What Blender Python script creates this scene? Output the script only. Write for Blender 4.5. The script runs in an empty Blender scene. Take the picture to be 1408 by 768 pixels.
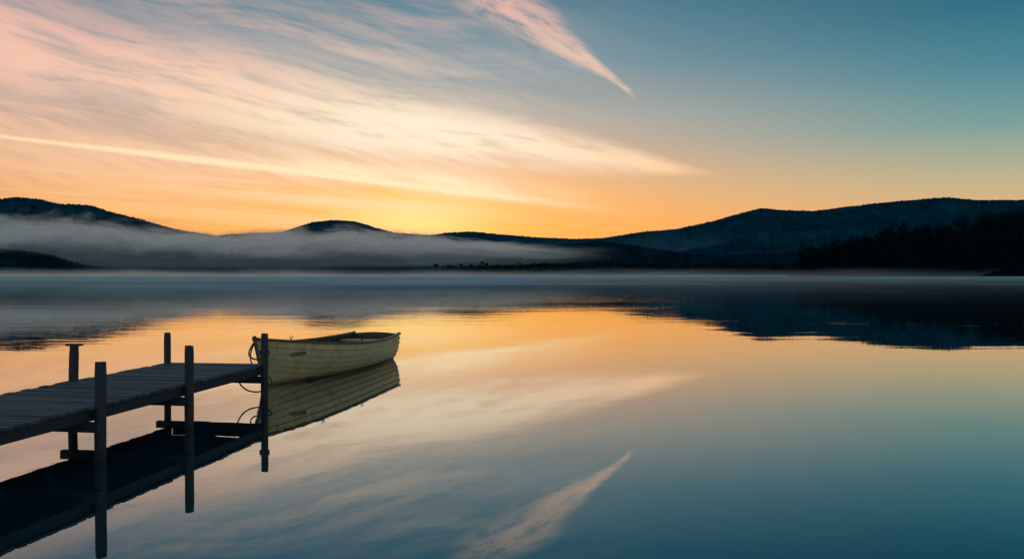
import bpy, bmesh, math, random
import numpy as np
from mathutils import Vector, Matrix, noise as mnoise
from mathutils.bvhtree import BVHTree
random.seed(7); rng=np.random.default_rng(7)
S=bpy.context.scene
S.view_settings.view_transform='Standard'; S.view_settings.look='None'; S.view_settings.exposure=0
COL=S.collection
F=1095.0; HY=376.0; CX=704.0; CH=2.0
def lin(c):
    return tuple(((v/255)/12.92 if v/255<=.04045 else ((v/255+.055)/1.055)**2.4) for v in c)
class NT:
    def __init__(s,tree): s.t=tree; s.n=tree.nodes; s.l=tree.links
    def new(s,ty,**k):
        n=s.n.new(ty)
        for a,b in k.items(): setattr(n,a,b)
        return n
    def put(s,inp,v):
        if isinstance(v,Q): s.l.new(v.k,inp)
        elif isinstance(v,bpy.types.NodeSocket): s.l.new(v,inp)
        else: inp.default_value=v
    def m(s,op,a,b=None,c=None,clamp=False):
        n=s.new('ShaderNodeMath',operation=op,use_clamp=clamp)
        s.put(n.inputs[0],a)
        if b is not None: s.put(n.inputs[1],b)
        if c is not None: s.put(n.inputs[2],c)
        return Q(s,n.outputs[0])
    def ss(s,a,b,x,lo=0.,hi=1.):
        n=s.new('ShaderNodeMapRange',interpolation_type='SMOOTHSTEP')
        s.put(n.inputs[0],x)
        for i,v in zip((1,2,3,4),(a,b,lo,hi)): s.put(n.inputs[i],v)
        return Q(s,n.outputs[0])
    def vec(s,x,y,z=0.):
        n=s.new('ShaderNodeCombineXYZ')
        s.put(n.inputs[0],x);s.put(n.inputs[1],y);s.put(n.inputs[2],z)
        return n.outputs[0]
    def noise(s,v,scale=1.,detail=5.,rough=.5,dist=0.,dim='3D'):
        n=s.new('ShaderNodeTexNoise'); n.noise_dimensions=dim
        if v is not None: s.put(n.inputs['Vector'],v)
        s.put(n.inputs['Scale'],scale); n.inputs['Detail'].default_value=detail
        n.inputs['Roughness'].default_value=rough; n.inputs['Distortion'].default_value=dist
        return Q(s,n.outputs[0])
    def n2(s,x,y,detail,rough=.6,dist=0.): return s.noise(s.vec(x,y),1.,detail,rough,dist,'2D')
    def mix(s,f,a,b,mode='MIX'):
        n=s.new('ShaderNodeMix',data_type='RGBA',blend_type=mode)
        s.put(n.inputs[0],f)
        for i,v in ((6,a),(7,b)):
            if isinstance(v,tuple): v=tuple(v)+((1,) if len(v)==3 else ())
            s.put(n.inputs[i],v)
        return n.outputs[2]
    def ramp(s,f,stops):
        n=s.new('ShaderNodeValToRGB'); s.put(n.inputs[0],f)
        e=n.color_ramp.elements
        while len(e)<len(stops): e.new(.5)
        for el,(p,c) in zip(e,stops): el.position=p; el.color=tuple(c)+(1,)
        return n.outputs[0]
class Q:
    def __init__(s,t,k): s.T=t; s.k=k
    def __add__(s,o): return s.T.m('ADD',s,o)
    __radd__=__add__
    def __mul__(s,o): return s.T.m('MULTIPLY',s,o)
    __rmul__=__mul__
    def __sub__(s,o): return s.T.m('SUBTRACT',s,o)
    def __rsub__(s,o): return s.T.m('SUBTRACT',o,s)
    def __truediv__(s,o): return s.T.m('DIVIDE',s,o)
    def abs(s): return s.T.m('ABSOLUTE',s)
    def max(s,o): return s.T.m('MAXIMUM',s,o)
    def min(s,o): return s.T.m('MINIMUM',s,o)
    def pow(s,o): return s.T.m('POWER',s,o)
    def exp(s): return s.T.m('EXPONENT',s)
    def clamp(s): return s.T.m('ADD',s,0.,clamp=True)
def material(name):
    m=bpy.data.materials.new(name); m.use_nodes=True
    T=NT(m.node_tree); T.n.clear()
    out=T.new('ShaderNodeOutputMaterial')
    return m,T,out
# ---------------- WORLD
SUN_AZ=math.atan((575-CX)/F); SUN_EL=math.radians(2.1)
w=bpy.data.worlds.new("World"); S.world=w; w.use_nodes=True
T=NT(w.node_tree); T.n.clear()
tc=T.new('ShaderNodeTexCoord'); sp=T.new('ShaderNodeSeparateXYZ'); T.l.new(tc.outputs['Generated'],sp.inputs[0])
x,y,z=(Q(T,sp.outputs[i]) for i in range(3))
z=z.abs()
yy=y.max(.08)
hz=z/T.m('SQRT',(x*x+y*y).max(.0001))
gx=.704+1.095*(x/yy); gy=.376-1.095*(z/yy)
front=T.ss(.25,.6,y)
e=(hz/0.8).clamp()
def st(tab): return [((376-py)/F/0.8,lin(c)) for py,c in tab]
sunR=T.ramp(e,st([(376,(252,148,58)),(310,(255,168,80)),(270,(248,176,112)),(225,(224,176,144)),(160,(182,172,162)),(90,(126,152,162)),(0,(80,128,148)),(-200,(44,96,124)),(-500,(50,92,120))]))
leftR=T.ramp(e,st([(376,(238,154,94)),(310,(238,162,100)),(270,(226,166,122)),(225,(206,164,142)),(160,(176,162,156)),(90,(132,148,156)),(0,(76,116,138)),(-200,(42,96,124)),(-500,(50,92,120))]))
rightR=T.ramp(e,st([(376,(240,170,108)),(300,(222,176,128)),(260,(184,176,142)),(200,(116,158,154)),(130,(70,132,148)),(60,(40,108,130)),(0,(20,90,114)),(-200,(8,72,102)),(-500,(20,74,100))]))
backR=T.ramp(e,st([(376,(162,152,152)),(250,(160,156,160)),(0,(112,136,150)),(-500,(60,104,130))]))
base=T.mix(T.ss(.42,.02,gx),sunR,leftR)
base=T.mix(T.ss(.58,1.45,gx),base,rightR)
base=T.mix(T.ss(.75,-.35,y),base,backR)
dx=(gx-.555)/.26; dy=(gy-.314)/.070
g1=(-1.*(dx*dx+dy*dy)).exp()*front
dx2=(gx-.572)/.095; dy2=(gy-.302)/.032
g2=(-1.*(dx2*dx2+dy2*dy2)).exp()*front
base=T.mix(g1*.6,base,lin((255,190,86)))
base=T.mix(g2*.97,base,lin((255,226,136)))
wrp=(T.n2(gx*3.,gy*7.+3.,1.,.5)-.5)
wy=gy+wrp*.035
t1=wy-(.052+.262*gx-.070*gx*gx)
hw=.086*T.ss(1.04,.38,gx)+.003
m1=T.ss(1.4,.1,(t1.abs()/hw))*T.ss(1.0,.9,gx)
n1=T.n2(gx*1.9+t1*2.+wrp*.8,t1*25.,6.,.68)
nf=T.n2(gx*9.-gy*7.,gy*42.-gx*14.,4.,.68)
d1=m1*T.ss(.26,.56,n1*.66+nf*.34)
t3=wy-.22*gx
n3=T.n2(gx*1.5+t3*3.+7.,t3*19.+wrp*1.2,5.,.66)
d3=T.ss(.33,.66,n3*.7+nf*.3)*T.ss(.95,.35,gx)*T.ss(.36,.28,gy)*T.ss(-.05,.04,gy)*.72
n4=T.n2(gx*1.3+5.,(gy-.08*gx)*34.,4.,.6)
d4=T.ss(.42,.66,n4)*T.ss(.92,.5,gx)*T.ss(.195,.235,gy-.07*gx)*.8
t2=gy+wrp*.006-(.188+.112*gx+.010*gx*gx)
w2=.0022+.0065*gx.max(0.)
q=t2/w2
d2=(-1.*(q*q)).exp()*T.ss(.93,.60,gx)*(.6+.8*nf)
q5=(t2+.007)/(w2*2.2)
d2=d2.max((-1.*(q5*q5)).exp()*.9*T.ss(.9,.6,gx)*T.ss(.2,.5,gx)*nf*1.3)
px_=gx-.868
t6=gy+wrp*.04-(.136+.80*px_+.6*px_*px_)
hw6=.006+.040*T.ss(.86,.74,gx)
n6=T.n2((gx+gy)*7.+wrp*2.,t6*46.+9.,5.,.66)
d6=T.ss(1.2,.1,t6.abs()/hw6)*T.ss(.876,.860,gx)*T.ss(.58,.67,gx)*T.ss(.30,.60,n6*.6+nf*.4)*T.ss(-.12,0.,gy)*.85
dens=d1.max(d3).max(d4).max(d6)
dens=(dens+d2*.95).clamp()*front
cloudc=T.ramp((((376-gy*1000.)/F)/.4).clamp(),[(0.,lin((255,172,86))),(.2,lin((255,190,118))),(.4,lin((255,202,158))),(.62,lin((250,198,172))),(.95,lin((236,182,168)))])
g3x=(gx-.57)/.32; g3y=(gy-.195)/.10
g3=(-1.*(g3x*g3x+g3y*g3y)).exp()
cloudc=T.mix((g3*1.05).clamp(),cloudc,lin((255,238,210)))
cloudc=T.mix((d2*.75).clamp(),cloudc,lin((255,234,190)))
colr=T.mix((dens*.93).clamp(),base,cloudc)
sky=T.new('ShaderNodeTexSky'); sky.sky_type='NISHITA'; sky.sun_disc=False
sky.sun_elevation=SUN_EL; sky.sun_rotation=SUN_AZ
bg=T.new('ShaderNodeBackground'); T.l.new(colr,bg.inputs[0]); bg.inputs[1].default_value=1.0
bg2=T.new('ShaderNodeBackground'); T.l.new(sky.outputs[0],bg2.inputs[0]); bg2.inputs[1].default_value=.006
ad=T.new('ShaderNodeAddShader'); T.l.new(bg.outputs[0],ad.inputs[0]); T.l.new(bg2.outputs[0],ad.inputs[1])
wo=T.new('ShaderNodeOutputWorld'); T.l.new(ad.outputs[0],wo.inputs[0])
# ---------------- SUN (still behind the ridge)
sl=bpy.data.lights.new("sun","SUN"); sl.energy=2.; sl.angle=math.radians(.5); sl.color=(1,.66,.42)
so=bpy.data.objects.new("sun",sl); COL.objects.link(so)
dv=Vector((math.sin(SUN_AZ)*math.cos(SUN_EL),math.cos(SUN_AZ)*math.cos(SUN_EL),math.sin(SUN_EL)))
so.rotation_euler=(-dv).to_track_quat('-Z','Y').to_euler()
# ---------------- CAMERA
cam=bpy.data.cameras.new("camera"); co=bpy.data.objects.new("camera",cam); COL.objects.link(co)
cam.sensor_width=36; cam.lens=28; cam.clip_end=40000; cam.clip_start=.1
co.location=(0,0,CH); co.rotation_euler=(math.radians(90)-math.atan(8/F),0,0)
S.camera=co
# ---------------- mesh helpers
def obj(name,verts,faces,mat=None,smooth=False,parent=None):
    me=bpy.data.meshes.new(name); me.from_pydata([tuple(v) for v in verts],[],faces); me.update()
    if smooth:
        for p in me.polygons: p.use_smooth=True
    o=bpy.data.objects.new(name,me); COL.objects.link(o)
    if mat: me.materials.append(mat)
    if parent: o.parent=parent
    return o
def empty(name,loc=(0,0,0),rz=0):
    o=bpy.data.objects.new(name,None); COL.objects.link(o); o.location=loc; o.rotation_euler=(0,0,rz); return o
def boxvf(c,s,rot=None):
    vs=[]
    for a in (-1,1):
        for b in (-1,1):
            for d in (-1,1):
                v=Vector((a*s[0]/2,b*s[1]/2,d*s[2]/2))
                if rot: v=rot@v
                vs.append(v+Vector(c))
    fs=[(0,1,3,2),(4,6,7,5),(0,4,5,1),(2,3,7,6),(0,2,6,4),(1,5,7,3)]
    return vs,fs
class Acc:
    def __init__(s): s.v=[];s.f=[]
    def add(s,vf):
        o=len(s.v); s.v+=list(vf[0]); s.f+=[tuple(i+o for i in f) for f in vf[1]]
def bevel(o,w,seg=2):
    m=o.modifiers.new("b","BEVEL"); m.width=w; m.segments=seg; m.limit_method='ANGLE'
def curve(name,pts,r,mat,parent=None,cyc=False):
    c=bpy.data.curves.new(name,'CURVE'); c.dimensions='3D'; c.bevel_depth=r; c.bevel_resolution=3
    s=c.splines.new('NURBS'); s.points.add(len(pts)-1)
    for p,q_ in zip(s.points,pts): p.co=(*q_,1)
    s.use_endpoint_u=True; s.order_u=3; s.use_cyclic_u=cyc; s.resolution_u=8
    o=bpy.data.objects.new(name,c); COL.objects.link(o); c.materials.append(mat)
    if parent: o.parent=parent
    return o
# ---------------- materials
def wood(name,c1,c2,axis=0,rough=.75,wet=False):
    m,T,out=material(name)
    tc=T.new('ShaderNodeTexCoord'); sp=T.new('ShaderNodeSeparateXYZ'); T.l.new(tc.outputs['Object'],sp.inputs[0])
    c=[Q(T,sp.outputs[i]) for i in range(3)]
    k=[38.,38.,38.]; k[axis]=2.2
    g=T.noise(T.vec(c[0]*k[0],c[1]*k[1],c[2]*k[2]),1.,5.,.65,.4)
    g2=T.noise(tc.outputs['Object'],3.,3.,.6)
    gi=T.new('ShaderNodeNewGeometry')
    rnd=Q(T,gi.outputs['Random Per Island'])
    f=(g*.6+g2*.35+rnd*.45-.2).clamp()
    if wet: f=f*T.ss(.02,.22,c[2]+g2*.08,.25,1.)
    col=T.mix(f,c1,c2)
    b=T.new('ShaderNodeBsdfPrincipled'); T.l.new(col,b.inputs['Base Color'])
    b.inputs['Roughness'].default_value=rough
    bu=T.new('ShaderNodeBump'); bu.inputs['Strength'].default_value=.5; bu.inputs['Distance'].default_value=.006
    T.put(bu.inputs['Height'],g); T.l.new(bu.outputs[0],b.inputs['Normal'])
    T.l.new(b.outputs[0],out.inputs[0]); return m
def plain(name,c,rough=.6,nscale=8.,var=.35,metal=0.):
    m,T,out=material(name)
    tc=T.new('ShaderNodeTexCoord')
    n=T.noise(tc.outputs['Object'],nscale,4.,.6)
    col=T.mix(n,tuple(v*(1-var) for v in c),tuple(v*(1+var) for v in c))
    b=T.new('ShaderNodeBsdfPrincipled'); T.l.new(col,b.inputs['Base Color']); b.inputs['Roughness'].default_value=rough
    b.inputs['Metallic'].default_value=metal
    T.l.new(b.outputs[0],out.inputs[0]); return m
def hillmat(name,c,var=.35,sc=.02):
    m,T,out=material(name)
    tc=T.new('ShaderNodeTexCoord')
    n=T.noise(tc.outputs['Object'],sc,6.,.8)
    col=T.mix(T.ss(.32,.68,n),tuple(v*(1-var) for v in c),tuple(v*(1+var) for v in c))
    b=T.new('ShaderNodeBsdfDiffuse'); T.l.new(col,b.inputs[0])
    T.l.new(b.outputs[0],out.inputs[0]); return m
# ---------------- WATER
m,T,out=material("lake_water")
tc=T.new('ShaderNodeTexCoord'); sp=T.new('ShaderNodeSeparateXYZ'); T.l.new(tc.outputs['Object'],sp.inputs[0])
x,y=(Q(T,sp.outputs[i]) for i in range(2))
n1=T.n2(x*.55,y*2.2,3.,.5,.5)
n2=T.n2(x*.12+4.,y*.5,1.,.5)
n3=T.n2(x*.03+9.,y*.07,2.,.5)
dist=T.ss(6.,45.,y)
patch=T.ss(.4,.65,n3)
h=n1*(.13+.66*dist)*(.35+1.*patch)+n2*1.1*(.2+dist)
bu=T.new('ShaderNodeBump'); bu.inputs['Strength'].default_value=1.; bu.inputs['Distance'].default_value=.0038
T.put(bu.inputs['Height'],h)
lw=T.new('ShaderNodeLayerWeight'); lw.inputs[0].default_value=.5
fc_=Q(T,lw.outputs['Facing'])
gl=T.new('ShaderNodeBsdfGlossy'); gl.inputs['Roughness'].default_value=.012
T.l.new(T.mix(T.ss(.60,.83,fc_),(.46,.86,.94),(1,.975,.93)),gl.inputs['Color'])
T.l.new(bu.outputs[0],gl.inputs['Normal'])
di=T.new('ShaderNodeBsdfDiffuse'); di.inputs[0].default_value=(.0,.036,.052,1)
r=fc_.pow(2.5)
mx=T.new('ShaderNodeMixShader'); T.put(mx.inputs[0],r); T.l.new(di.outputs[0],mx.inputs[1]); T.l.new(gl.outputs[0],mx.inputs[2])
T.l.new(mx.outputs[0],out.inputs[0])
water=obj("lake_water",[(-12000,-400,0),(12000,-400,0),(12000,12000,0),(-12000,12000,0)],[(0,1,2,3)],m)
# ---------------- HILLS
def hill(name,prof,D,Db,mat,rough=4.,rowsF=26,step=1.6,seed=0,back=1.3):
    xs=np.arange(prof[0][0],prof[-1][0],step); ys=np.interp(xs,[p[0] for p in prof],[p[1] for p in prof])
    k=np.hanning(15); k/=k.sum(); pad=np.pad(ys,7,mode='edge'); ys=np.convolve(pad,k,'valid')
    n=len(xs); V=[];Fc=[]
    rows=[i/rowsF for i in range(rowsF+1)]+[1.08,1.35,2.]
    for j,t in enumerate(rows):
        for i in range(n):
            X=(xs[i]-CX)/F; top=CH+(HY-ys[i])/F*D
            if t<=1:
                d=Db+(D-Db)*t
                prof_h=math.sin(t*math.pi/2)**1.15
                hh=-1.5+(top+1.5)*prof_h
                sx=X*d
                nz=mnoise.fractal(Vector((sx/260+seed,d/260,0.)),1.,2.,5)
                gate=math.sin(math.pi*min(t,1))
                hh+=nz*top*.28*gate
                hh=min(hh,CH+(HY-ys[i])/F*d) if t<1 else hh
                hh+=(random.random()-.3)*rough*min(1,t*6)*(0.5+.5*mnoise.noise(Vector((sx/40+seed,d/40,3))))
            else:
                d=D*(1+(t-1)*.35*back); hh=top*(1-(t-1))-2; sx=X*D*(1+(t-1)*.35)
            V.append((sx,d,hh))
    for j in range(len(rows)-1):
        for i in range(n-1):
            a=j*n+i; Fc.append((a,a+1,a+n+1,a+n))
    return obj(name,V,Fc,mat)
far_m=hillmat("far_hill_forest_hazed",(.010,.070,.098),.35,.02)  # hill colours below have bluish air haze mixed into the forest tone, by distance
mid_m=hillmat("hill_forest_hazed",(.004,.068,.090),.38,.012)
near_m=hillmat("near_hill_forest_hazed",(.003,.034,.045),.5,.03)
hill("forested_hill",[(-700,270),(-300,262),(-100,272),(0,275),(25,272),(55,275),(80,281),(125,283),(150,292),(200,304),(240,316),(300,326),(380,340),(470,366),(520,378)],2300,1250,far_m,9,seed=1)
hill("forested_hill",[(300,324),(350,321),(385,321),(405,314),(430,306),(460,303),(490,305),(515,313),(545,321),(590,324),(620,320),(650,319),(690,323),(740,327),(790,329),(830,335),(900,350)],4200,2600,far_m,11,seed=5)
hill("forested_hill",[(560,352),(640,350),(700,334),(780,330),(830,328),(880,320),(930,316),(980,305),(1015,295),(1045,287),(1080,290),(1120,291),(1150,287),(1200,281),(1240,277),(1300,272),(1340,276),(1408,276),(1600,262),(1900,270),(2300,290)],3300,1600,mid_m,10,seed=9)
hill("forested_hill",[(590,377),(620,366),(680,357),(730,345),(780,336),(830,333),(870,338),(920,346),(980,352),(1050,350),(1120,346),(1200,340),(1400,330),(1700,325)],1900,1050,near_m,8,seed=13)
hill("forested_hill",[(-600,330),(-200,335),(0,341),(40,345),(75,351),(100,360),(130,367),(180,372),(230,378)],1200,900,near_m,6,seed=17)
hill("forested_shore",[(60,372),(160,366),(300,362),(420,366),(520,362),(640,366),(760,370)],1500,1080,far_m,5,seed=21,rowsF=12)
# ---------------- FOREST
def forest(name,trees,mat,nclump=11,nleaf=22,ls=.75):
    Vs=[];Fs=[];off=0
    for (tx,ty,tz,H,Rr) in trees:
        segs=[((tx,ty,tz-1),(tx+rng.normal()*.3,ty,tz+H*.75),H*.022)]
        cl=[]
        for _ in range(nclump):
            a=rng.uniform(0,2*math.pi); rr=Rr*math.sqrt(rng.uniform(0,1)); zz=rng.uniform(.28,.97)
            rr*=math.sin(min(1,(1.05-zz)*1.9)*math.pi/2)
            c=(tx+math.cos(a)*rr,ty+math.sin(a)*rr,tz+H*zz); cl.append(c)
            segs.append(((tx,ty,tz+H*zz*.6),c,H*.008))
        for p,q_,r in segs:
            p=np.array(p);q_=np.array(q_)
            vv=[p+(-r,0,0),p+(r*.5,r,0),p+(r*.5,-r,0),q_+(-r*.3,0,0),q_+(r*.15,r*.3,0),q_+(r*.15,-r*.3,0)]
            Vs.append(np.array(vv)); 
            Fs.append(np.array([(0,1,4,3),(1,2,5,4),(2,0,3,5)])+off); off+=6
        cs=np.array(cl)
        C=np.repeat(cs,nleaf,0); N=len(C)
        P=C+rng.normal(size=(N,3))*np.array([Rr*.26,Rr*.26,H*.055])
        A=rng.normal(size=(N,3)); A/=np.linalg.norm(A,axis=1)[:,None]
        B=np.cross(A,rng.normal(size=(N,3))); B/=np.linalg.norm(B,axis=1)[:,None]
        s=(rng.uniform(.5,1.2,size=(N,1))*ls)
        quad=np.stack([P-A*s,P-B*s*.6,P+A*s,P+B*s*.6],1).reshape(-1,3)
        Vs.append(quad); Fs.append((np.arange(N*4).reshape(-1,4))+off); off+=N*4
    V=np.concatenate(Vs); Fq=np.concatenate(Fs)
    me=bpy.data.meshes.new(name); me.vertices.add(len(V)); me.vertices.foreach_set('co',V.astype(np.float32).ravel())
    me.loops.add(Fq.size); me.loops.foreach_set('vertex_index',Fq.astype(np.int32).ravel())
    me.polygons.add(len(Fq)); me.polygons.foreach_set('loop_start',np.arange(0,Fq.size,4,dtype=np.int32)); me.polygons.foreach_set('loop_total',np.full(len(Fq),4,dtype=np.int32))
    me.update(calc_edges=True); me.validate()
    o=bpy.data.objects.new(name,me); COL.objects.link(o); me.materials.append(mat); return o
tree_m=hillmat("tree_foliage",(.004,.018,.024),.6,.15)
head=[(1085,378),(1100,371),(1160,365),(1220,352),(1300,345),(1360,332),(1450,326),(1700,320),(2000,325)]
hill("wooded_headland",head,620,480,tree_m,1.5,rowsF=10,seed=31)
topx=[1090,1100,1125,1150,1200,1222,1240,1262,1300,1330,1360,1408,1600,1900]; topy=[350,341,339,333,322,307,305,313,306,297,290,287,286,288]
tr=[]
for row,d in enumerate((492,510,530,552,578,604,618)):
    pxx=1100+rng.uniform(0,9)
    while pxx<1800:
        tp=np.interp(pxx,topx,topy)
        gy_=np.interp(pxx,[p[0] for p in head],[p[1] for p in head])
        gz=(CH+(HY-gy_)/F*620)*math.sin(min(1,(d-480)/140)*math.pi/2)**1.15
        topz=CH+(HY-tp)/F*d
        H=np.clip((topz-gz),6,23)*rng.uniform(.66,1.1)
        tr.append(((pxx-CX)/F*d,d+rng.normal()*4,gz,H,H*rng.uniform(.20,.32)))
        pxx+=rng.uniform(8,19)
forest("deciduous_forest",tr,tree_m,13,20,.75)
tr=[]
for d in (1052,1075,1110):
    pxx=600
    while pxx<1110:
        H=rng.uniform(5,13); tr.append(((pxx-CX)/F*d,d,(d-1050)*.10,H,H*.34)); pxx+=rng.uniform(3,12)
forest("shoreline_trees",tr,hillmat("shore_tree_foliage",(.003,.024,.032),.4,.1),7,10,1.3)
# ---------------- FOG (thin vapour sheets standing over the far shore)
def vap_bsdf(T,col,two=True):
    # vapour scatters light from the whole sky dome on both of its sides
    d=T.new('ShaderNodeBsdfDiffuse'); d.inputs[0].default_value=(*col,1)
    if not two: return d
    v=Vector((0,-.4,.92)).normalized(); T.l.new(T.vec(v.x,v.y,v.z),d.inputs['Normal'])
    t=T.new('ShaderNodeBsdfTranslucent'); t.inputs[0].default_value=(*col,1)
    v=Vector((0,-.6,-.8)); T.l.new(T.vec(v.x,v.y,v.z),t.inputs['Normal'])
    a=T.new('ShaderNodeAddShader'); T.l.new(d.outputs[0],a.inputs[0]); T.l.new(t.outputs[0],a.inputs[1]); return a
def vapour(name,fn,col=(1,.77,.62)):
    m,T,out=material(name)
    uv=T.new('ShaderNodeUVMap'); sp=T.new('ShaderNodeSeparateXYZ'); T.l.new(uv.outputs[0],sp.inputs[0])
    a=fn(T,Q(T,sp.outputs[0]),Q(T,sp.outputs[1]))
    d=vap_bsdf(T,col)
    tr_=T.new('ShaderNodeBsdfTransparent'); m2=T.new('ShaderNodeMixShader')
    T.put(m2.inputs[0],a.clamp()); T.l.new(tr_.outputs[0],m2.inputs[1]); T.l.new(d.outputs[0],m2.inputs[2])
    T.l.new(m2.outputs[0],out.inputs[0]); return m
def curtain(name,top,bot,D,mat,curv=0.,rows=8,step=12,lean=80):
    xs=np.arange(top[0][0],top[-1][0]+1,step); V=[];Fc=[];U=[]
    for i,xp in enumerate(xs):
        tp=np.interp(xp,*zip(*top)); bt=np.interp(xp,*zip(*bot))
        d0=D+60*math.sin(xp/170.+D)
        for j in range(rows+1):
            t=j/rows; yp=tp+(bt-tp)*t; dd=d0+ (0.5-t)*lean
            V.append(((xp-CX)/F*dd,dd,CH+(HY-yp)/F*dd)); U.append((xp/1000.,t))
    for i in range(len(xs)-1):
        for j in range(rows): a=i*(rows+1)+j; Fc.append((a,a+rows+1,a+rows+2,a+1))
    o=obj(name,V,Fc,mat,True); ul=o.data.uv_layers.new(name="UVMap")
    for l in o.data.loops: ul.data[l.index].uv=U[l.vertex_index]
    return o
def bank(seed,amp,low):
    def fn(T,u,v):
        n=T.n2(u*11.+seed,v*2.6,5.,.64,.5)
        n2=T.n2(u*2.6+seed+5.,v*1.6,2.,.5)
        vv=v+(n-.5)*.52+(n2-.5)*.20
        up=T.ss(.10,.40,vv); dn=T.ss(.78,.34,vv)*(1-low)+low*T.ss(1.02,.9,v)
        return up*dn*amp*(.6+.8*n2)*T.ss(.86,.70,u)
    return fn
topP=[(-500,278),(-100,276),(0,276),(80,279),(150,287),(220,297),(300,306),(400,308),(480,299),(520,308),(600,316),(680,324),(740,329),(860,337)]
botP=[(-500,374),(0,372),(300,371),(600,368),(740,364),(860,358)]
curtain("fog_bank",topP,botP,1230,vapour("fog_vapour",bank(1.,.98,.20)))
curtain("fog_bank",[(x_,y_+12) for x_,y_ in topP],botP,1160,vapour("fog_vapour_wisps",bank(14.,.62,.05)))
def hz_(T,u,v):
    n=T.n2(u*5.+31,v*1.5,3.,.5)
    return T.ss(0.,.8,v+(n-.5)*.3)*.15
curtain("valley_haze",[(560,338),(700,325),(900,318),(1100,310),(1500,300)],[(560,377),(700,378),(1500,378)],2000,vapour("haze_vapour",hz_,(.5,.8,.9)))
def sm(T,u,v):
    n=T.n2(u*7.+41,v*1.,3.,.5)
    return T.ss(.1,1.,v+(n-.5)*.5).pow(1.4)*.85*T.ss(1.3,.3,u,.26,1.)
curtain("shore_mist",[(-900,364),(2300,364)],[(-900,379.9),(2300,379.9)],470,vapour("shore_mist_vapour",sm,(1,.78,.62)),rows=6,lean=10)
m,T,out=material("lake_mist")
tc=T.new('ShaderNodeTexCoord'); sp=T.new('ShaderNodeSeparateXYZ'); T.l.new(tc.outputs['Object'],sp.inputs[0])
x,y=(Q(T,sp.outputs[i]) for i in range(2))
n=T.n2(x*.014,y*.016,5.,.6,.6)
lw=T.new('ShaderNodeLayerWeight'); lw.inputs[0].default_value=.5
cosv=(1-Q(T,lw.outputs['Facing'])).max(.0005)
a=1-(-1.*(T.ss(.3,.72,n,.25,1.)*.028*T.ss(22.,120.,y)*T.ss(.45,-.3,x/y.max(1.),.38,1.)/cosv)).exp()
d=vap_bsdf(T,(1,.84,.75),False)
t=T.new('ShaderNodeBsdfTransparent'); mx=T.new('ShaderNodeMixShader')
T.put(mx.inputs[0],a*.8); T.l.new(t.outputs[0],mx.inputs[1]); T.l.new(d.outputs[0],mx.inputs[2]); T.l.new(mx.outputs[0],out.inputs[0])
obj("lake_mist",[(-3000,20,.35),(3000,20,.35),(3000,860,.35),(-3000,860,.35)],[(0,1,2,3)],m)
# ---------------- DOCK
gm=wood("weathered_deck_wood",(.030,.040,.044),(.135,.158,.165),0)
pm=wood("weathered_post_wood",(.015,.018,.02),(.08,.088,.09),2,.75,True)
bmw=wood("beam_wood",(.016,.02,.022),(.06,.066,.068),1)
ang=math.atan(.155)
dock=empty("wooden_dock",(-3.88,12.42,0),-ang)
A=Acc(); yv=-.07; 
while yv>-17:
    wd=.125+random.uniform(-.004,.004)
    rot=Matrix.Rotation(random.uniform(-.005,.005),3,'Z')@Matrix.Rotation(random.uniform(-.006,.006),3,'Y')
    A.add(boxvf((-.80+random.uniform(-.015,.015),yv,.572+random.uniform(-.005,.005)),(1.64,wd,.036),rot)); yv-=wd+.015
o=obj("deck_planks",A.v,A.f,gm,parent=dock); bevel(o,.005)
A=Acc()
for sx in (-.055,-.8,-1.545): A.add(boxvf((sx,-8.5,.486),(.06,16.9,.13)))
A.add(boxvf((-.8,-.03,.484),(1.42,.05,.12)))
o=obj("stringers",A.v,A.f,bmw,parent=dock); bevel(o,.006)
A=Acc()
vs=(-.06,-2.17,-3.9,-5.9,-7.9,-9.9,-12.,-14.)
for v in vs: A.add(boxvf((-.80,v-.09,.365),(1.82,.075,.105)))
o=obj("cross_beams",A.v,A.f,bmw,parent=dock); bevel(o,.006)
def post(name,x,y,top,r,tx=0,ty=0,cap=False):
    n=14; V=[];Fc=[]; zs=np.linspace(-1.6,top,22)
    for k,zz in enumerate(zs):
        for i in range(n):
            a=2*math.pi*i/n
            rr=r*(1+.06*mnoise.noise(Vector((math.cos(a)*1.5+x*7,math.sin(a)*1.5,zz*2)))+.03*math.sin(a*3+x*9))
            if k==len(zs)-1: rr*=.9
            V.append((x+tx*zz+rr*math.cos(a),y+ty*zz+rr*math.sin(a),zz+(random.uniform(-.006,.006) if k==len(zs)-1 else 0)))
    for k in range(len(zs)-1):
        for i in range(n): Fc.append((k*n+i,k*n+(i+1)%n,(k+1)*n+(i+1)%n,(k+1)*n+i))
    Fc.append(tuple((len(zs)-1)*n+i for i in range(n)))
    if cap:
        vv,ff=boxvf((x+tx*top,y+ty*top,top+.008),(.16,.14,.022),Matrix.Rotation(.03,3,'Y')); o_=len(V); V+=vv; Fc+=[tuple(i+o_ for i in f) for f in ff]
    return obj(name,V,Fc,pm,parent=dock)
post("post_1",.045,-.06,1.07,.055,.003)
post("post_2",.045,-2.17,1.07,.057,.0)
post("post_3",.045,-3.9,1.05,.059,.006)
for i,v in enumerate(vs[3:]): post("post_%d"%(i+4),.045,v,1.06,.058)
post("post_10",-1.56,-.10,1.07,.052,.0)
post("post_11",-1.60,-2.2,1.055,.058,.03,0,True)
for i,v in enumerate(vs[2:]): post("post_%d"%(i+12),-1.645,v,.5,.056)
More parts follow.
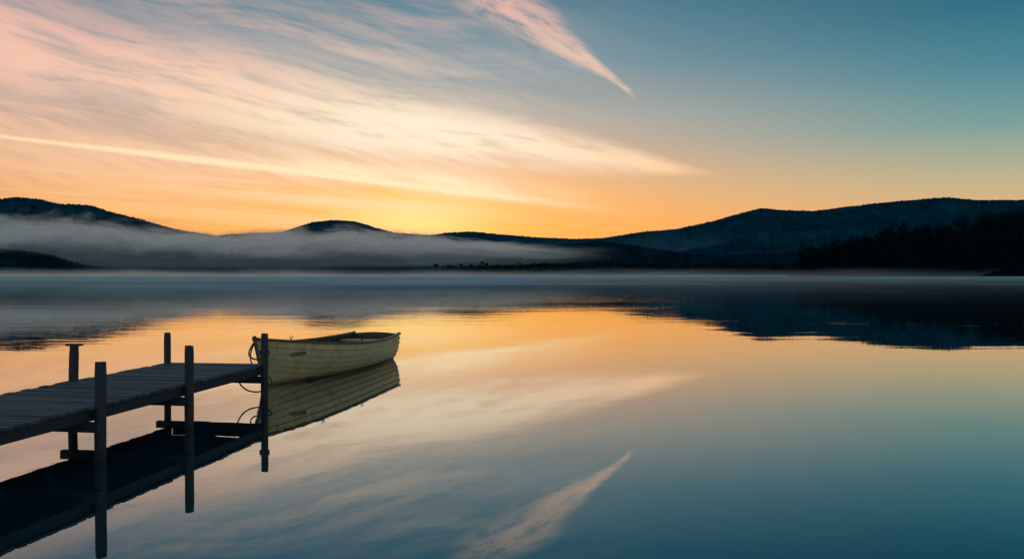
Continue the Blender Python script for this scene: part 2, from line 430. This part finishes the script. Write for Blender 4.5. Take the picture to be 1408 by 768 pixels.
# ---------------- BOAT
boat=empty("rowing_boat",(-3.2,18.8,0),math.atan2(-4.9,-1.26)-math.pi/2)
L=5.10
def hb(s):
    return float(np.interp(s,[0,.12,.25,.4,.55,.68,.8,.9,.96,1],[.57,.67,.75,.80,.80,.74,.60,.38,.19,.015]))
hbv=[hb(i/60) for i in range(61)]
k=np.array([1,2,3,2,1])/9; hp=np.convolve(np.pad(hbv,2,mode='edge'),k,'valid'); hp[0]=.57; hp[-1]=.02
def HB(s): return float(np.interp(s,np.linspace(0,1,61),hp))
def sheer(s): return .59-.26*s+.47*s*s+.05*s**4
def keelz(s): return -.15+ (.05*(1-s)) + (0 if s<.8 else .35*((s-.8)/.2)**2.4*.35)
def sec(s,t):
    b=HB(s); zk=keelz(s); zs=sheer(s)
    v=s**2.6
    full=math.sin(min(t,1)*math.pi/2)**(.56+.75*v)
    z=zk+(zs-zk)*(t**(1.6-.5*v))
    rake=.30*(t**1.2)*s**6
    yy=s*(L-.30)+rake - .10*(1-t)*(1-s)**8
    return Vector((b*full,yy,z))
cream,T,out=material("cream_paint")
tc=T.new('ShaderNodeTexCoord'); sp=T.new('ShaderNodeSeparateXYZ'); T.l.new(tc.outputs['Object'],sp.inputs[0])
zz=Q(T,sp.outputs[2]); yo=Q(T,sp.outputs[1]); xo=Q(T,sp.outputs[0])
n=T.noise(tc.outputs['Object'],5.,5.,.65); ns=T.noise(T.vec(xo*3.,yo*14.,zz*2.),1.,5.,.7)
c=T.mix(T.ss(.35,.75,n),lin((240,212,146)),lin((214,184,122)))
c=T.mix((T.ss(.50,.78,ns)*.5).clamp(),c,lin((128,104,64)))
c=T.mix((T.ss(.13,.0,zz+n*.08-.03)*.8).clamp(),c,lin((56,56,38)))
b=T.new('ShaderNodeBsdfPrincipled'); T.l.new(c,b.inputs['Base Color']); b.inputs['Roughness'].default_value=.42
T.l.new(b.outputs[0],out.inputs[0])
inm=plain("boat_interior_varnish",(.06,.038,.022),.55,6.)
railm=wood("gunwale_wood",(.11,.065,.03),(.26,.17,.085),1,.45)
NS=44; NSTR=9
A=Acc()
for side in (1,-1):
    for st_ in range(NSTR):
        t0=st_/NSTR; t1_=(st_+1)/NSTR+.012
        t1_=min(t1_,1)
        P0=[];P1=[]
        for i in range(NS+1):
            s=i/NS
            p=sec(s,max(t0,.0)); q_=sec(s,t1_)
            nrm=Vector((q_.z-p.z,0,-(q_.x-p.x)))
            if nrm.length>1e-6: nrm.normalize()
            tap=min(1,(1-s)*8+.15)
            p=p+nrm*.024*tap
            q_=q_+nrm*.002
            P0.append(p);P1.append(q_)
        o=len(A.v); n_=NS+1
        inner=.013
        for P in (P0,P1):
            for p in P: A.v.append((p.x*side,p.y,p.z))
        for P in (P0,P1):
            for p in P: A.v.append((max(p.x-inner,0)*side,p.y,p.z+.001))
        for i in range(NS):
            qd=[(i,i+1,n_+i+1,n_+i),(2*n_+i,3*n_+i,3*n_+i+1,2*n_+i+1),(i,2*n_+i,2*n_+i+1,i+1)]
            for f in qd:
                f=tuple(o+a for a in f)
                A.f.append(f if side==1 else f[::-1])
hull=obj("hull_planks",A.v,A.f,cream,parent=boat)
V=[];Fc=[];m_=12
for i in range(NS+1):
    s=i/NS*.985
    for j in range(-m_,m_+1):
        t=abs(j)/m_; p=sec(s,t*.985+.0); sx=max(p.x-.028,0)*(1 if j>=0 else -1)
        V.append((sx,p.y,p.z+(.03 if t<.3 else .01)))
for i in range(NS):
    for j in range(2*m_): a=i*(2*m_+1)+j; Fc.append((a,a+1,a+2*m_+2,a+2*m_+1))
obj("inner_hull",V,Fc,inm,True,boat)
V=[];n_=14
pts=[sec(0,j/n_) for j in range(n_+1)]
out_=[(-p.x,p.z) for p in pts[::-1]]+[(p.x,p.z) for p in pts[1:]]
ys=[p.y for p in pts[::-1]]+[p.y for p in pts[1:]]
nn=len(out_)
for k_ in range(nn): V.append((out_[k_][0],ys[k_]-.02,out_[k_][1]))
for k_ in range(nn): V.append((out_[k_][0],ys[k_]+.03,out_[k_][1]))
c0=len(V); top=[]
for k_ in range(1,8):
    a=k_/8; xx=.57-1.14*a; top.append((xx,.59+.035*math.sin(math.pi*a)))
V+=[(p[0],-.02,p[1]) for p in top]; V+=[(p[0],.03,p[1]) for p in top]
f1=list(range(nn))+[c0+i for i in range(7)]
f2=[nn+i for i in range(nn)]+[c0+7+i for i in range(7)]
Fc=[tuple(f1),tuple(f2[::-1])]
for i in range(len(f1)): Fc.append((f1[i],f2[i],f2[(i+1)%len(f1)],f1[(i+1)%len(f1)]))
obj("transom",V,Fc,railm,parent=boat)
def sweep(fn,wd,ht,name,mat,ss_):
    V=[];Fc=[]
    for s in ss_:
        p,sd=fn(s)
        for (a,b_) in ((-wd/2,-ht/2),(wd/2,-ht/2),(wd/2,ht/2),(-wd/2,ht/2)):
            V.append((p.x+a*sd,p.y,p.z+b_))
    n=len(ss_)
    for i in range(n-1):
        for j in range(4): Fc.append((i*4+j,i*4+(j+1)%4,(i+1)*4+(j+1)%4,(i+1)*4+j))
    Fc+= [(0,1,2,3),((n-1)*4+3,(n-1)*4+2,(n-1)*4+1,(n-1)*4)]
    o=obj(name,V,Fc,mat,parent=boat); bevel(o,.006); return o
ss_=[i/50 for i in range(51)]
for sd in (1,-1):
    def fn(s,sd=sd):
        p=sec(s,1); return Vector(((p.x+.004)*sd,p.y-.0,p.z+.012)),sd
    sweep(fn,.070,.046,"gunwale_"+("starboard" if sd<0 else "port"),railm,ss_)
    def fn2(s,sd=sd):
        p=sec(s,.90); return Vector(((p.x+.016)*sd,p.y,p.z)),sd
    sweep(fn2,.022,.022,"rubbing_strake",cream,ss_)
V=[];Fc=[]
path=[sec(s,0)+Vector((0,0,-.02)) for s in np.linspace(0,.985,24)]+[sec(1,t)+Vector((0,.012,0)) for t in np.linspace(0,1,14)]
path.append(path[-1]+Vector((0,.012,.065)))
for i,p in enumerate(path):
    a=path[max(i-1,0)];b_=path[min(i+1,len(path)-1)]; d=(b_-a).normalized(); nn_=Vector((0,d.z,-d.y))
    for sx,o_ in ((-.022,-.02),(.022,-.02),(.016,.04),(-.016,.04)):
        V.append((sx,p.y+nn_.y*o_,p.z+nn_.z*o_))
for i in range(len(path)-1):
    for j in range(4): Fc.append((i*4+j,i*4+(j+1)%4,(i+1)*4+(j+1)%4,(i+1)*4+j))
n=len(path)-1; Fc+=[(0,1,2,3),(n*4+3,n*4+2,n*4+1,n*4)]
obj("stem_and_keel",V,Fc,railm,parent=boat)
A=Acc()
for s,wd in ((.10,.42),(.42,.26),(.66,.26)):
    p=sec(s,.78); A.add(boxvf((0,p.y,sheer(s)-.10),(2*(HB(s)-.045),wd,.03)))
o=obj("thwarts",A.v,A.f,cream,parent=boat); bevel(o,.006)
A=Acc()
for i in range(-3,4): A.add(boxvf((i*.11,2.1,.045),(.10,3.5,.02)))
obj("floorboards",A.v,A.f,inm,parent=boat)
A=Acc(); 
for s in np.linspace(.06,.9,17):
    for sd in (1,-1):
        pr=None
        for t in np.linspace(.25,.98,9):
            p=sec(s,t); p=Vector(((p.x-.04)*sd,p.y,p.z))
            if pr is not None:
                o=len(A.v)
                for q_ in (pr,p):
                    A.v+= [q_+Vector((0,-.014,0)),q_+Vector((0,.014,0)),q_+Vector((.02*sd,.014,0)),q_+Vector((.02*sd,-.014,0))]
                for j in range(4): A.f.append((o+j,o+(j+1)%4,o+4+(j+1)%4,o+4+j))
            pr=p
obj("ribs",A.v,A.f,railm,parent=boat)
p1=sec(.9,1); p2=sec(.995,1)
V=[(-p1.x,p1.y,p1.z+.005),(p1.x,p1.y,p1.z+.005),(0,p2.y,p2.z+.01),(0,p1.y+.05,p1.z+.02),(-p1.x,p1.y,p1.z-.02),(p1.x,p1.y,p1.z-.02),(0,p2.y,p2.z-.02),(0,p1.y+.05,p1.z-.01)]
obj("breasthook",V,[(0,3,2),(3,1,2),(4,6,7),(7,6,5),(0,4,7,3),(3,7,5,1)],railm,parent=boat)
blue=plain("blue_rowlock",(.02,.05,.16),.4); 
for s in (.52,.78):
    for sd in (1,-1):
        p=sec(s,1); c=Vector(((p.x)*sd,p.y,p.z+.03))
        curve("rowlock",[c+Vector((0,-.045,.09)),c+Vector((0,-.05,.05)),c+Vector((0,0,.02)),c+Vector((0,.05,.05)),c+Vector((0,.045,.09))],.008,blue,boat)
        curve("rowlock_pin",[c+Vector((0,0,-.02)),c+Vector((0,0,.0)),c+Vector((0,0,.025))],.012,blue,boat)
dk=plain("lettering_paint",(.012,.016,.025),.5)
bvh=BVHTree.FromPolygons([v.co.copy() for v in hull.data.vertices],[tuple(p.vertices) for p in hull.data.polygons])
for sd in (1,-1):
    ya,yb=(4.50,4.18) if sd==-1 else (4.18,4.50)
    def hit(yq,zq):
        h=bvh.ray_cast(Vector((2.*sd,yq,zq)),Vector((-1.*sd,0,0)))
        return h[0] if h[0] is not None else Vector((.4*sd,yq,zq))
    zq=.52
    a=hit(ya,zq); a2=hit(yb,zq); up=hit((ya+yb)/2,zq+.06); mid_=(a+a2)/2
    X=(a2-a).normalized(); U=(up-mid_); U=(U-X*U.dot(X)).normalized(); Z=X.cross(U)
    fc=bpy.data.curves.new("lettering","FONT"); fc.body="LEAVER"; fc.size=.10; fc.extrude=.001; fc.offset=.001
    to=bpy.data.objects.new("lettering",fc); COL.objects.link(to); fc.materials.append(dk)
    M=Matrix((X,U,Z)).transposed().to_4x4(); M.translation=a+Z*.03
    to.parent=boat; to.matrix_local=M
# ---------------- ROPE
ropem=plain("mooring_rope_fibre",(.08,.07,.06),.9,60.,.4)
bpy.context.view_layer.update()
bow=boat.matrix_world@(sec(1,1)+Vector((0,.02,-.06)))
pst=dock.matrix_world@Vector((.045,-.06,.78))
rope=empty("mooring_rope")
mid=(bow+pst)/2
curve("line",[bow,bow+Vector((-.05,-.25,-.16)),mid+Vector((-.05,0,-.22)),pst+Vector((-.05,.25,-.08)),pst+Vector((0,.065,0))],.014,ropem,rope)
for k_ in range(3):
    c=pst+Vector((0,0,-.03+k_*.027)); curve("wrap",[c+Vector((.070*math.cos(a),.070*math.sin(a),.004*math.sin(a))) for a in [i*math.pi/4 for i in range(8)]],.014,ropem,rope,True)
g=dock.matrix_world@Vector((-.5,0.02,.56))
curve("slack_line",[bow+Vector((0,0,-.02)),bow+Vector((-.12,-.1,-.35)),g+Vector((.58,.3,-.26)),g+Vector((.40,.15,-.46)),g+Vector((.12,.05,-.40)),g+Vector((0,0,-.1)),g],.012,ropem,rope)
print("done")
